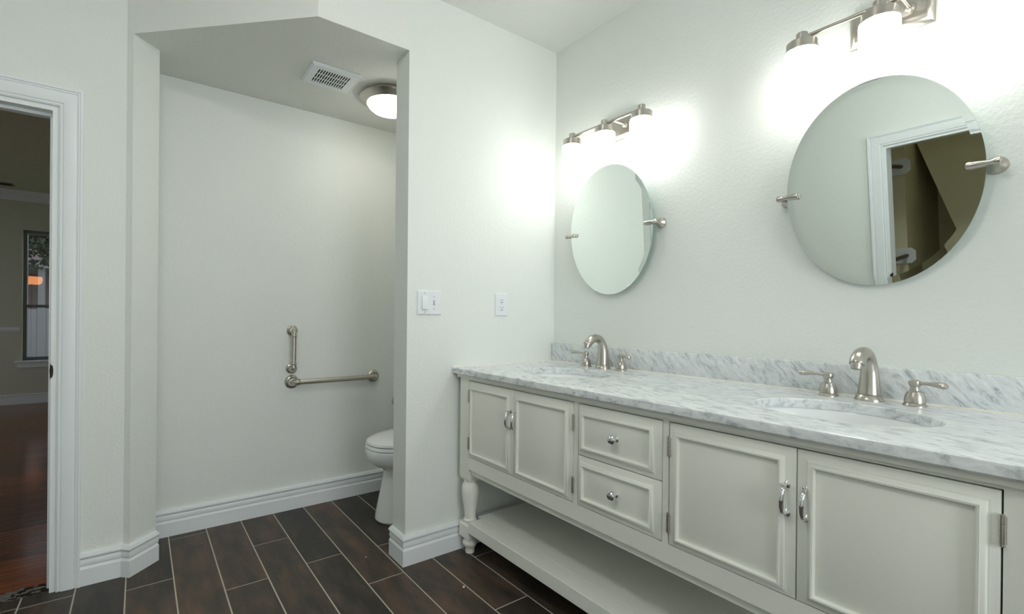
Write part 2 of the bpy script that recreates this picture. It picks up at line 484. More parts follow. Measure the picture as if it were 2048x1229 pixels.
MB().box(WX0-0.06, WX1+0.06, YW-0.05, YW+0.05, WZ0-0.025, WZ0, 0.004).box(WX0-0.04, WX1+0.04, YW-0.022, YW, WZ0-0.085, WZ0-0.025).build('window_sill', 'trim_paint', parent=w1, smooth=False)
for (z0, z1, yy) in ((1.22, WZ1-0.04, YW+0.085), (WZ0+0.04, 1.185, YW+0.070)):
    MB().box(WX0+0.035, WX1-0.035, yy, yy+0.004, z0, z1).build('pane', 'window_glass', parent=w1, smooth=False)

w4 = MB()  # second bedroom window, added out of view to let in more light
for (a, c, z0, z1) in ((4.6, 4.64, 0.5, 2.14), (6.76, 6.8, 0.5, 2.14), (5.68, 5.72, 0.5, 2.14), (4.64, 6.76, 0.5, 0.54), (4.64, 6.76, 2.10, 2.14), (4.64, 6.76, 1.30, 1.34)):
    w4.box(-3.69, -3.63, a, c, z0, z1)
w4.build('fill_window_4', 'trim_paint', smooth=False)['kind'] = 'structure'

# vent on the bedroom ceiling
vt = thing('ceiling_vent', 'small dark slotted air vent on the dim bedroom ceiling', 'vent', (-1.30, 7.71, 2.60))
MB().box(-1.42, -1.18, 7.64, 7.78, 2.592, 2.60, 0.002).build('frame', 'sash', parent=vt)
for i in range(5):
    MB().box(-1.40, -1.20, 7.655+i*0.023, 7.667+i*0.023, 2.588, 2.592).build('slat', 'bronze', parent=vt, smooth=False)

# floor lamp that shows as an orange reflection in the bedroom window
fl = thing('floor_lamp', 'floor lamp with orange shade, seen as a glow in the bedroom window', 'lamp', (-1.486, 5.2, 0))
MB().lathe([(0.14, 0.0), (0.14, 0.015), (0.03, 0.03), (0.015, 0.05)], (-1.486, 5.2, 0)).build('base', 'bronze', parent=fl)
MB().lathe([(0.012, 0.05), (0.012, 1.60)], (-1.486, 5.2, 0), n=12).build('pole', 'bronze', parent=fl)
MB().lathe([(0.10, 1.60), (0.13, 1.63), (0.138, 1.68), (0.130, 1.73)], (-1.486, 5.2, 0)).build('shade', 'orange_shade', parent=fl)
MB().lathe([(0.135, 1.731), (0.137, 1.74), (0.09, 1.775), (0.02, 1.785)], (-1.486, 5.2, 0)).build('light_stop_cap', 'bronze', parent=fl)  # cap added to keep the lamp's light off the bedroom ceiling

# garden seen through the bedroom window
struct(MB().box(-9, 6, YW+0.15, 22, -0.25, -0.15).box(-9, -3.75, 2.0, YW+0.15, -0.25, -0.15), 'floor_garden', 'grass')
struct(MB().box(-8, 6, 12.2, 13.4, -0.15, -0.06), 'floor_garden_path', 'concrete')
fn = thing('garden_fence', 'weathered grey board fence beyond the bedroom window', 'fence', (-1.4, 14.0, -0.15))
for i in range(26):
    x = -3.6 + i*0.152
    MB().box(x, x+0.146, 14.0, 14.02, -0.15, 1.20+random.uniform(-.01, .01)).build('board', 'fence_wood', parent=fn, smooth=False)
MB().box(-3.6, 0.35, 14.02, 14.06, 0.2, 0.29).box(-3.6, 0.35, 14.02, 14.06, 0.9, 0.99).build('rail', 'fence_wood', parent=fn, smooth=False)
hs = thing('neighbour_house', 'dim brick house wall with pale porch post behind the fence', 'house', (-1.5, 19.0, -0.15))
MB().box(-6, 4, 19.0, 19.3, -0.15, 2.35).build('wall', 'brick', parent=hs, smooth=False)
MB().box(-6.2, 4.2, 18.0, 19.3, 2.35, 2.55).build('eave', 'concrete', parent=hs, smooth=False)
MB().box(-2.28, -2.14, 18.1, 18.24, -0.15, 2.35).build('post', 'concrete', parent=hs, smooth=False)
MB().prism([(18.0, 2.55), (19.3, 2.55), (19.3, 3.2)], -6.2, 4.2).transform(Matrix(((0, 0, 1, 0), (1, 0, 0, 0), (0, 1, 0, 0), (0, 0, 0, 1)))).build('roof', 'brick', parent=hs, smooth=False)
trr = thing('garden_tree', 'dark leafy tree hanging over the garden outside the bedroom window', 'tree', (-3.1, 15.2, -0.15))
MB().tube([(-3.1, 15.2, -0.15), (-3.05, 15.2, 1.2), (-2.9, 15.25, 2.4), (-2.6, 15.2, 3.4)], [0.16, 0.12, 0.10, 0.05], 10, (1, 0, 0))\
    .tube([(-2.95, 15.22, 2.2), (-2.2, 15.0, 3.0), (-1.5, 15.0, 3.4)], [0.06, 0.04, 0.015], 8).build('trunk', 'bark', parent=trr)
lm = MB()
for i in range(5200):
    c = Vector((random.gauss(-2.0, 0.85), random.gauss(15.1, 0.5), random.gauss(3.25, 0.62)))
    if c.z < 2.15: continue
    a = Vector((random.gauss(0, 1), random.gauss(0, 1), random.gauss(0, 1))).normalized()
    b_ = a.cross(Vector((random.gauss(0, 1), random.gauss(0, 1), random.gauss(0, 1)))).normalized()
    L_, W_ = random.uniform(.06, .12), random.uniform(.025, .05)
    lm.add([c-a*L_, c+b_*W_, c+a*L_, c-b_*W_], [(0, 1, 2, 3)])
lf = lm.build('leaves', 'leaf', parent=trr, smooth=False); lf['kind'] = 'stuff'

# broken mortar at the doorway threshold
mo = MB().box(DX0, DX1-0.016, 2.600, 2.702, -0.03, -0.012)
mo.build('floor_threshold', 'mortar', smooth=False)['kind'] = 'structure'
mc = MB()
for i in range(240):
    x, y = random.uniform(-0.75, -0.288), random.uniform(2.602, 2.696)
    s = random.uniform(0.006, 0.020)
    ring = [(x+s*random.uniform(.8, 1.5)*math.cos(t), y+s*.7*math.sin(t), -0.012) for t in [k*math.pi/3 for k in range(6)]]
    h = random.uniform(0.002, 0.012)
    mc.loft([ring, [(x+(p[0]-x)*.6, y+(p[1]-y)*.6, -0.012+h) for p in ring]])
o = mc.build('mortar_rubble', 'mortar', smooth=False, origin=(-0.55, 2.65, -0.012))
tag(o, 'broken mortar crumbs along the bare bedroom doorway threshold', 'rubble', kind='stuff')

# ------------------------------------------------------------------ closet seen in the mirror
CX = -2.02
struct(MB().box(CX-0.1, CX, 1.285, 2.2, -0.05, 2.75), 'wall_closet', 'closet_paint')
struct(MB().box(-3.3, -3.2, -0.70, 1.285, -0.05, 2.75).box(-3.2, CX-0.1, 1.285, 1.36, -0.05, 2.75), 'wall_closet_deep', 'closet_paint')
struct(MB().box(-3.2, XO-0.13, -0.70, -0.60, -0.05, 2.75).box(CX, XO-0.13, 2.2, 2.3, -0.05, 2.75), 'wall_closet_side', 'closet_paint')
struct(MB().box(-3.2, XO-0.125, -0.60, 2.2, 2.6, 2.7), 'ceiling_closet', 'closet_paint')
struct(MB().box(-3.2, XO-0.02, -0.60, 2.2, -0.06, -0.006), 'floor_closet', 'dark_wood')
M_yz = Matrix(((0, 0, 1, 0), (1, 0, 0, 0), (0, 1, 0, 0), (0, 0, 0, 1)))
struct(MB().prism([(1.285, 2.12), (1.285, 2.6), (-0.60, 2.6), (-0.60, 0.3), (0.74, 0.3)], -3.2, -2.35).transform(M_yz), 'closet_shade_slope', 'closet_paint')  # slope added to stand in for a slanting shade edge
for (z, y, lab) in ((1.836, 1.305, 'upper closet rod with pale octagonal end cleat, reflected in the mirror'), (1.025, 1.290, 'lower closet rod with pale octagonal end cleat, reflected in the mirror')):
    t = thing('closet_rod', lab, 'rod', (CX+0.35, y, z), 'closet rods')
    hw, hh, c = 0.085, 0.07, 0.03
    y2 = y+0.02
    MB().prism([(y2-hw, z-hh+c), (y2-hw+c, z-hh), (y2+hw, z-hh), (y2+hw, z+hh), (y2-hw+c, z+hh), (y2-hw, z+hh-c)], CX, CX+0.02).transform(M_yz).build('cleat', 'trim_paint', parent=t, smooth=False)
    MB().lathe([(0.017, 0.02), (0.017, 0.70)], (CX, y, z), (1, 0, 0), 16).build('rod', 'dark_wood', parent=t)

lb = thing('closet_fill_lamp', 'small unseen ceiling bulb added to brighten the closet', 'lamp', (-1.62, 0.55, 2.60))  # added bulb, lifts the closet's brightness in the mirror
MB().lathe([(0.055, 0), (0.055, -0.012), (0.03, -0.03), (0.02, -0.035)], (-1.62, 0.55, 2.60)).build('socket', 'porcelain', parent=lb)
MB().lathe([(0.014, -0.034), (0.02, -0.05), (0.031, -0.075), (0.032, -0.09), (0.024, -0.108), (0.008, -0.116)], (-1.62, 0.55, 2.60)).build('bulb', 'closet_fill_bulb', parent=lb)

# ------------------------------------------------------------------ vanity cabinet
XF = 1.25
van = thing('vanity_cabinet', 'long cream double vanity cabinet with turned legs and open bottom shelf', 'cabinet', (1.56, 1.001, 0))
PY = ((1.858, 1.933), (0.069, 0.144))
# carcass behind the face frame
cc = MB()
cc.box(XF+0.03, 1.86, 0.10, 0.115, 0.40, 0.845).box(XF+0.03, 1.86, 1.887, 1.902, 0.40, 0.845)
cc.box(XF+0.03, 1.86, 0.115, 1.887, 0.40, 0.415).box(1.845, 1.86, 0.115, 1.887, 0.415, 0.845)
cc.box(XF+0.03, 1.845, 1.173, 1.186, 0.415, 0.845).box(XF+0.03, 1.845, 0.816, 0.829, 0.415, 0.845)
cc.build('carcass', 'vanity_paint', parent=van, smooth=False)
ff = MB()
ff.box(XF, XF+0.022, 0.144, 1.858, 0.829, 0.846).box(XF, XF+0.022, 0.144, 1.858, 0.411, 0.4685)
ff.box(XF, XF+0.022, 1.1695, 1.1895, 0.4685, 0.829).box(XF, XF+0.022, 0.8125, 0.8320, 0.4685, 0.829)
ff.build('face_frame', 'vanity_paint', parent=van, smooth=False)
MB().box(XF+0.014, XF+0.03, 0.144, 1.858, 0.383, 0.411).build('bottom_rail', 'vanity_paint', parent=van, smooth=False)
mould = [(-0.012, 0.838), (0.0, 0.838), (0.004, 0.842), (0.009, 0.8445), (0.014, 0.846), (0.014, 0.854), (-0.012, 0.854)]
MB().sweep([(1.86, 1.933, 0), (XF, 1.933, 0), (XF, 0.069, 0), (1.86, 0.069, 0)], [(-a, z) for a, z in mould], (0, 0, 1)).build('moulding', 'vanity_paint', parent=van)
legp = [(0.026, 0.352), (0.031, 0.349), (0.032, 0.345), (0.029, 0.341), (0.030, 0.338), (0.036, 0.330), (0.041, 0.318), (0.0425, 0.300), (0.041, 0.278), (0.037, 0.250),
        (0.032, 0.222), (0.028, 0.195), (0.0265, 0.175), (0.027, 0.166), (0.031, 0.163), (0.033, 0.158), (0.032, 0.152), (0.029, 0.149), (0.031, 0.145)]
footp = [(0.030, 0.074), (0.027, 0.071), (0.026, 0.067), (0.030, 0.062), (0.0345, 0.054), (0.0355, 0.046), (0.033, 0.038), (0.027, 0.030), (0.0235, 0.022), (0.022, 0.010), (0.0215, 0.0), (0.015, 0.0)]
for (xa, xb) in ((XF, XF+0.075), (1.785, 1.86)):
    for (ya, yb) in PY:
        cx, cy = (xa+xb)/2, (ya+yb)/2
        lg = MB()
        h = 0.0375
        def sqr(s, z): return [(cx-s, cy-s, z), (cx+s, cy-s, z), (cx+s, cy+s, z), (cx-s, cy+s, z)]
        lg.loft([sqr(0.030, 0.349), sqr(h-0.003, 0.356), sqr(h, 0.366), sqr(h, 0.846)])
        lg.lathe(legp, (cx, cy, 0), n=28)
        lg.loft([sqr(0.030, 0.072), sqr(h, 0.079), sqr(h, 0.138), sqr(0.030, 0.1455)])
        lg.lathe(footp, (cx, cy, 0), n=28)
        lg.build('leg', 'vanity_paint', parent=van)
MB().box(XF+0.002, XF+0.076, 0.146, 1.856, 0.110, 0.164, 0.002).box(XF+0.0755, 1.862, 0.118, 1.884, 0.146, 0.164, 0.002).build('shelf', 'vanity_paint', parent=van, smooth=False)

PM = [(0, 0), (0, 0.006), (0.003, 0.010), (0.007, 0.0105), (0.009, 0.008), (0.014, 0.006), (0.017, 0.0025), (0.020, 0.002), (0.020, 0)]
def panel_mould(y0, y1, z0, z1, parent):
    # path runs so that the profile grows inward; normal faces the room
    pts = [(XF, y0, z0), (XF, y1, z0), (XF, y1, z1), (XF, y0, z1)]
    MB().sweep(pts, [(-a, b_-0.0004) for a, b_ in PM], (-1, 0, 0), closed=True).build('panel_moulding', 'vanity_paint', parent=parent)
def pull(y, z0, z1, parent):
    mb = MB()
    for z in (z0, z1):
        mb.lathe([(0.0095, 0.0), (0.0095, 0.002), (0.007, 0.004), (0.0045, 0.006), (0.004, 0.012)], (XF, y, z), (-1, 0, 0), 18)
    pts = []; rad = []
    zc, hz = (z0+z1)/2, (z1-z0)/2
    key = [(-1.0, 0.004, .0038), (-0.99, 0.012, .0038), (-0.93, 0.018, .0042), (-0.80, 0.0225, .0050), (-0.5, 0.0265, .0058), (0, 0.0285, .0062),
           (0.5, 0.0265, .0058), (0.80, 0.0225, .0050), (0.93, 0.018, .0042), (0.99, 0.012, .0038), (1.0, 0.004, .0038)]
    for t, d, r in key:
        pts.append((XF-d, y, zc+t*hz)); rad.append(r)
    mb.tube(pts, rad, 12, (0, 1, 0))
    for t in (-0.80, 0.80):
        mb.lathe([(0.0058, -0.0015), (0.0066, 0), (0.0058, 0.0015)], (XF-0.0222, y, zc+t*hz), (-0.25*t, 0, 1), 14)
    mb.build('handle', 'chrome', parent=parent)
def hinge(y, zc, parent):
    mb = MB().lathe([(0.002, -0.030), (0.0045, -0.0285), (0.0045, -0.0255), (0.0036, -0.0250)] +
                    [(r, z) for k in range(4) for (r, z) in ((0.0052, -0.0245+k*0.0125), (0.0052, -0.0135+k*0.0125), (0.0044, -0.013+k*0.0125), (0.0044, -0.0122+k*0.0125))] +
                    [(0.0036, 0.0255), (0.0045, 0.0258), (0.0045, 0.0285), (0.002, 0.030)], (XF-0.003, y, zc), (0, 0, 1), 12)
    mb.box(XF-0.001, XF+0.001, y-0.0055, y+0.0055, zc-0.0245, zc+0.0245)
    mb.build('hinge', 'hinge_metal', parent=parent)
DZ0, DZ1 = 0.4712, 0.8256
doors = [(1.5245, 1.8550, 1.569, 1.831, 1.549, 1.8570, 'left'), (1.1920, 1.5217, 1.231, 1.4945, 1.507, 1.1905, 'right'),
         (0.4779, 0.8098, 0.517, 0.778, 0.4985, 0.8115, 'left'), (0.1470, 0.4751, 0.180, 0.437, 0.4555, 0.1450, 'right')]
for (y0, y1, my0, my1, hy, gy, sd) in doors:
    d = MB().box(XF, XF+0.02, y0, y1, DZ0, DZ1, 0.001).build('door', 'vanity_paint', parent=van)
    panel_mould(my0, my1, 0.499, 0.787, d)
    pull(hy, 0.668, 0.736, d)
    hinge(gy, 0.756, d); hinge(gy, 0.534, d)
for (z0, z1, mz0, mz1, kz) in ((0.6478, 0.8256, 0.681, 0.786, 0.7365), (0.4712, 0.6446, 0.503, 0.608, 0.556)):
    d = MB().box(XF, XF+0.02, 0.8340, 1.1675, z0, z1, 0.001).build('drawer', 'vanity_paint', parent=van)
    panel_mould(0.8775, 1.1405, mz0, mz1, d)
    MB().lathe([(0.0105, 0), (0.0105, 0.002), (0.006, 0.005), (0.005, 0.010), (0.007, 0.015), (0.0125, 0.0185), (0.0150, 0.023), (0.0145, 0.0275), (0.011, 0.031), (0.004, 0.0325)],
               (XF, 1.003, kz), (-1, 0, 0), 24).build('knob', 'chrome', parent=d)

# ------------------------------------------------------------------ marble top, splash, sinks
ZT = 0.882; XS = 1.220
SINK = ((1.545, 0.487), (1.540, 1.515))
SAX, SAY = 0.170, 0.210
def ell(c, a, b_, n=56): return [(c[0]+a*math.cos(2*math.pi*i/n), c[1]+b_*math.sin(2*math.pi*i/n)) for i in range(n)]
ct = MB()
yA, yB = 0.045, YB-0.002
def rect(i): return [(XS+i, yA+i), (1.871, yA+i), (1.871, yB), (XS+i, yB)]
holes = [ell(c, SAX, SAY) for c in SINK]
tb = MB().prism(rect(0.004), ZT-0.004, ZT, holes)
# slab: chamfered upper edge, square lower edge
loops_top = [rect(0.006)] + holes
def add_cap(z, loops, mb):
    flat = [p for l in loops for p in l]
    tris = tessellate_polygon([[Vector((p[0], p[1], 0)) for p in l] for l in loops])
    mb.add([(p[0], p[1], z) for p in flat], [tuple(t) for t in tris])
add_cap(ZT, [rect(0.006)] + [ell(c, SAX+0.003, SAY+0.003) for c in SINK], ct)
def wall(ring0, z0, ring1, z1, mb):
    n = len(ring0)
    mb.add([(p[0], p[1], z0) for p in ring0]+[(p[0], p[1], z1) for p in ring1], [(i, (i+1) % n, (i+1) % n+n, i+n) for i in range(n)])
wall(rect(0.006), ZT, rect(0.0018), ZT-0.0018, ct)
wall(rect(0.0018), ZT-0.0018, rect(0.0), ZT-0.006, ct)
wall(rect(0.0), ZT-0.006, rect(0.0), ZT-0.024, ct)
wall(rect(0.0), ZT-0.024, rect(0.004), ZT-0.028, ct)
for c in SINK:
    wall(ell(c, SAX+0.003, SAY+0.003), ZT, ell(c, SAX, SAY), ZT-0.003, ct)
    wall(ell(c, SAX, SAY), ZT-0.003, ell(c, SAX, SAY), ZT-0.028, ct)
add_cap(ZT-0.028, [rect(0.004)] + holes, ct)
me_o = ct
def build_welded(mb, name, mat, origin):
    o = mb.build(name, mat, origin=origin, smooth=False)
    bm = bmesh.new(); bm.from_mesh(o.data)
    bmesh.ops.remove_doubles(bm, verts=bm.verts, dist=1e-5)
    bmesh.ops.recalc_face_normals(bm, faces=bm.faces)
    bm.to_mesh(o.data); bm.free()
    o.data.polygons.foreach_set('use_smooth', [True]*len(o.data.polygons))
    o.data.set_sharp_from_angle(angle=math.radians(35))
    return o
ctop = build_welded(ct, 'countertop', 'marble_top', (1.54, 1.001, ZT-0.028))
tag(ctop, 'long white and grey veined marble countertop with two oval sink cutouts', 'countertop')
bs = MB().box(1.8725, XW-0.0005, yA, yB, ZT-0.001, ZT+0.1, 0.002).build('backsplash', 'marble_splash', origin=(1.883, 1.001, ZT))
tag(bs, 'low grey veined marble backsplash strip along the vanity wall', 'backsplash')
cp = [(-0.0035, 0), (0, 0), (0, 0.0045), (-0.0015, 0.0035)]
MB().sweep([(1.8725, yB, ZT), (1.8725, yA, ZT)], [(-a, z) for a, z in cp], (0, 0, 1)).build('caulk_bead', 'caulk', parent=bs)
MB().sweep([(XS+0.01, YB, ZT), (1.87, YB, ZT)], [(-a, z) for a, z in cp], (0, 0, 1)).build('trim_5', 'caulk')['kind'] = 'structure'
ctop_lbl = ('white oval undermount sink with the far faucet, beside the switch wall', 'white oval undermount sink in the near half of the countertop')
for c, lab in zip(SINK, ctop_lbl[::-1]):
    s = thing('sink', lab, 'sink', (c[0], c[1], 0.72), 'undermount sinks')
    zr = ZT-0.0285
    prof_in = [(1.02, 0.0), (1.00, -0.006), (0.975, -0.035), (0.92, -0.075), (0.80, -0.110), (0.60, -0.130), (0.35, -0.139), (0.12, -0.142)]
    prof_out = [(0.12, -0.152), (0.62, -0.142), (0.84, -0.120), (0.96, -0.080), (1.02, -0.035), (1.035, -0.014), (1.13, -0.012), (1.13, 0.0)]
    n = 56; mb = MB(); rings = []
    for (k, h) in prof_in + prof_out:
        rings.append([(p[0], p[1], zr+h) for p in ell(c, SAX*k, SAY*k, n)])
    vs = [p for r in rings for p in r]; fs = []
    for j in range(len(rings)):
        j2 = (j+1) % len(rings)
        for i in range(n):
            k = (i+1) % n
            fs.append((j*n+i, j*n+k, j2*n+k, j2*n+i))
    mb.add(vs, fs).build('basin', 'porcelain', parent=s)
    MB().lathe([(0.026, -0.150), (0.026, -0.1405), (0.022, -0.138), (0.016, -0.139), (0.004, -0.1395)], (c[0], c[1], zr)).build('drain', 'nickel', parent=s)

# ------------------------------------------------------------------ faucets
def faucet(fx, fy, label, side):
    t = thing('faucet', label, 'faucet', (fx, fy, ZT), 'widespread faucets')
    z = ZT
    sp = MB().lathe([(0.037, 0.0), (0.037, 0.003), (0.0345, 0.009), (0.030, 0.016), (0.027, 0.019), (0.0255, 0.021)], (fx, fy, z), n=32)
    pts = []; rad = []
    path = [(0, 0.019, .0295), (0.001, 0.045, .0272), (0.001, 0.075, .0245), (-0.002, 0.100, .0220), (-0.010, 0.122, .0202), (-0.023, 0.138, .0193), (-0.040, 0.146, .0190),
            (-0.060, 0.1475, .0193), (-0.080, 0.1430, .0197), (-0.098, 0.133, .0199), (-0.109, 0.122, .0197), (-0.1125, 0.117, .0188)]
    # smooth the path by Catmull-Rom
    def cr_(p0, p1, p2, p3, u):
        return tuple(0.5*((2*b_)+(-a+c)*u+(2*a-5*b_+4*c-d)*u*u+(-a+3*b_-3*c+d)*u**3) for a, b_, c, d in zip(p0, p1, p2, p3))
    for i in range(len(path)-1):
        p0, p1, p2, p3 = path[max(i-1, 0)], path[i], path[i+1], path[min(i+2, len(path)-1)]
        for k in range(3):
            q = cr_(p0, p1, p2, p3, k/3); pts.append((fx+q[0], fy, z+q[1])); rad.append(q[2])
    q = path[-1]; pts.append((fx+q[0], fy, z+q[1])); rad.append(q[2])
    sp.tube(pts, rad, 16, (0, 1, 0))
    s = sp.build('spout', 'nickel', parent=t)
    MB().lathe([(0.013, -0.010), (0.0145, -0.002), (0.0145, 0.012)], (fx-0.1140, fy, z+0.112), (0.25, 0, 1), 20).build('aerator', 'nickel', parent=s)
    MB().tube([(fx+0.012, fy, z+0.085), (fx+0.026, fy, z+0.098), (fx+0.030, fy, z+0.104)], [0.003, 0.003, 0.003], 8, (0, 1, 0))\
        .lathe([(0.003, 0), (0.006, 0.003), (0.006, 0.009), (0.003, 0.012)], (fx+0.030, fy, z+0.102), (0.3, 0, 1), 14).build('lift_rod', 'nickel', parent=s)
    bell = [(0.0235, 0.0), (0.0235, 0.003), (0.0205, 0.008), (0.0195, 0.0095), (0.0210, 0.011), (0.0205, 0.020), (0.0188, 0.030), (0.0155, 0.038), (0.0150, 0.0405),
            (0.0105, 0.044), (0.0090, 0.052), (0.0090, 0.056), (0.0120, 0.060), (0.0130, 0.066), (0.0115, 0.072), (0.006, 0.0755), (0.002, 0.076)]
    for dy, sg, lift in ((0.108, 1, 0.004), (-0.108, -1, 0.001)):
        hx, hy = fx-0.002, fy+dy
        h = MB().lathe([(q*1.18, e_) for q, e_ in bell], (hx, hy, z), n=28).build('handle', 'nickel', parent=t)
        lv = MB()
        L_ = 0.082
        dirv = Vector((-0.30 if sg > 0 else -0.42, sg, 0)).normalized()
        pts = []; rad = []
        for u, r, dz in ((0, .0058, 0), (.2, .0048, 0.0005), (.38, .0046, 0.0010), (.55, .0062, 0.0015), (.75, .0088, 0.001), (.90, .0088, -0.0008), (.97, .0062, -0.002), (1.0, .002, -0.0025)):
            pts.append(Vector((hx, hy, z+0.0665)) + dirv*(u*L_) + Vector((0, 0, dz+lift*u))); rad.append(r)
        lv.tube(pts, [q*1.25 for q in rad], 12, (0, 0, 1), sq=0.80)
        lv.build('lever', 'nickel', parent=h)
faucet(1.820, 0.496, 'brushed nickel faucet at the near sink, large and in the right half', 1)
faucet(1.820, 1.545, 'brushed nickel faucet at the far sink, close to the switch wall', 1)

# ------------------------------------------------------------------ mirrors
def mirror(yc, zc, a, bz, tilt, xm, ypos, label):
    t = thing('mirror', label, 'mirror', (XW, yc, zc), 'oval pivot mirrors')
    n = 96; bev = 0.020
    def ring(k, dx):    # k: inset, dx: forward (towards room, local -x)
        return [(-dx, (a-k)*math.cos(2*math.pi*i/n), (bz-k)*math.sin(2*math.pi*i/n)) for i in range(n)]
    Mt = Matrix.Translation((xm, yc, zc)) @ Matrix.Rotation(-tilt, 4, 'Y')
    gm = MB()
    vs = ring(0, 0.0020) + ring(bev, 0.0025)
    gm.add(vs, [(i, (i+1) % n, (i+1) % n+n, i+n) for i in range(n)])
    gm.add(ring(bev, 0.0025), [tuple(range(n))])
    g = gm.transform(Mt).build('glass', 'mirror_glass', parent=t, smooth=False)
    # face front towards the room
    ed = MB()
    vs = ring(0, 0.0020) + ring(0, -0.004)
    ed.add(vs, [(i, (i+1) % n, (i+1) % n+n, i+n) for i in range(n)])
    ed.add(ring(0, -0.004), [tuple(range(n))])
    ed.transform(Mt).build('glass_edge', 'glass_edge', parent=t)
    for yb, sg in ypos:
        br = MB().lathe([(0.024, 0.0), (0.024, 0.003), (0.021, 0.008), (0.014, 0.016), (0.0095, 0.024), (0.0085, XW-xm+0.004)], (XW, yb, zc), (-1, 0, 0), 24)
        br.lathe([(0.007, -0.016), (0.0105, -0.013), (0.0105, -0.004), (0.0085, 0.0), (0.0060, 0.006), (0.0065, 0.010), (0.0085, 0.030), (0.0100, 0.048), (0.0085, 0.0515), (0.004, 0.053)],
                 (xm-0.011, yb, zc), (0, sg, 0), 20)
        br.build('bracket', 'nickel', parent=t)
mirror(0.498, 1.556, 0.246, 0.317, math.radians(5.2), 1.848, ((0.498-0.246-0.014, 1), (0.498+0.246+0.014, -1)), 'oval frameless mirror reflecting a doorway, above the near faucet')
mirror(1.541, 1.557, 0.249, 0.314, math.radians(2.6), 1.848, ((1.541-0.249-0.014, 1), (1.541+0.249+0.014, -1)), 'oval frameless mirror reflecting plain wall, nearest the switch wall')

# ------------------------------------------------------------------ vanity lights
def vanity_light(yc, dz, label, step, sb):
    t = thing('vanity_light', label, 'light fixture', (XW, yc, 2.05+dz), 'three-lamp vanity lights')
    X = 1.770; zb = 2.052+dz
    bp = MB()
    y0, y1, z0, z1 = yc-0.105, yc+0.105, 1.995+dz, 2.115+dz
    def rr(i, x): return [(x, y0+i, z0+i), (x, y1-i, z0+i), (x, y1-i, z1-i), (x, y0+i, z1-i)]
    bp.loft([rr(0, XW), rr(0, XW-0.016), rr(0.014, XW-0.032), rr(0.020, XW-0.034)])
    bp.build('backplate', 'nickel', parent=t)
    MB().tube([(X, yc+step+0.004, zb), (X, yc-step-0.004, zb)], 0.0065, 14, (1, 0, 0)).build('bar', 'nickel', parent=t)
    for s in (-0.05,):
        MB().tube([(XW-0.034, yc+s, zb+0.004), (X, yc+s, zb)], 0.006, 12).lathe([(0.014, 0), (0.014, 0.006), (0.008, 0.010)], (XW-0.034, yc+s, zb+0.004), (-1, 0, 0), 18).build('arm', 'nickel', parent=t)
    for k in (1, 0, -1):
        y = yc + k*step
        c = MB().lathe([(0.0165, -0.016), (0.0165, 0.014), (0.0150, 0.016)], (X, y, zb), n=24)
        c.lathe([(0.0500, -0.048), (0.0500, -0.044), (0.0452, -0.041), (0.0445, -0.018), (0.042, -0.0155), (0.010, -0.0150)], (X, y, zb), n=36)
        cap = c.build('cap', 'nickel', parent=t)
        sh = [(0.0490, -0.0445), (0.0495, -0.050), (0.0505, -0.055), (0.0505, -0.180+sb), (0.0485, -0.184+sb), (0.040, -0.185+sb), (0.010, -0.185+sb)]
        MB().lathe(sh, (X, y, zb), n=36).build('shade', 'lamp_glass', parent=t)
vanity_light(1.508, -0.006, 'nickel three-shade vanity light above the far mirror, by the corner', 0.208, 0.036)
vanity_light(0.4675, 0.012, 'nickel three-shade vanity light cut by the top of the picture', 0.206, 0.027)

# ------------------------------------------------------------------ toilet alcove
tl = thing('toilet', 'white toilet half hidden behind the switch wall', 'toilet', (1.40, 2.46, 0))
TY = 2.46
def oval(xf, xb, hw, z, n=40, ex=2.3):
    out = []
    xm_ = xf + min(0.30, (xb-xf)*0.55)
    for i in range(n):
        a = 2*math.pi*i/n
        c, s = math.cos(a), math.sin(a)
        cx = math.copysign(abs(c)**(2/ex), c); sy = math.copysign(abs(s)**(2/ex), s)
        if c < 0: out.append((xm_+(xm_-xf)*cx, TY+hw*sy, z))
        else:
            e2 = 4.0
            cx = math.copysign(abs(c)**(2/e2), c); sy = math.copysign(abs(s)**(2/e2), s)
            out.append((xm_+(xb-xm_)*cx, TY+hw*sy, z))
    return out
bowl = [(1.060, 1.62, .135, 0), (1.052, 1.62, .137, .010), (1.053, 1.62, .134, .03), (1.066, 1.62, .122, .10), (1.082, 1.62, .112, .18), (1.096, 1.62, .108, .25), (1.096, 1.62, .110, .275),
        (1.080, 1.62, .125, .292), (1.045, 1.63, .152, .308), (1.018, 1.64, .175, .328), (1.003, 1.65, .190, .355), (0.997, 1.66, .197, .385), (0.998, 1.66, .197, .398), (1.008, 1.66, .190, .402)]
MB().loft([oval(xf, xb, hw, z) for xf, xb, hw, z in bowl]).build('bowl', 'porcelain', parent=tl)
MB().loft([oval(1.003, 1.58, .190, .4045), oval(0.999, 1.58, .193, .409), oval(1.001, 1.58, .192, .420), oval(1.006, 1.58, .188, .4235)]).build('seat', 'porcelain', parent=tl)
MB().loft([oval(1.006, 1.60, .189, .4265), oval(1.002, 1.60, .192, .431), oval(1.006, 1.60, .190, .442), oval(1.022, 1.60, .178, .453), oval(1.06, 1.58, .150, .463), oval(1.14, 1.54, .10, .470)]).build('lid', 'porcelain', parent=tl)
MB().box(1.62, 1.868, TY-.215, TY+.215, .38, .74, .02).build('tank', 'porcelain', parent=tl)
MB().box(1.61, 1.872, TY-.225, TY+.225, .74, .775, .01).build('tank_lid', 'porcelain', parent=tl)

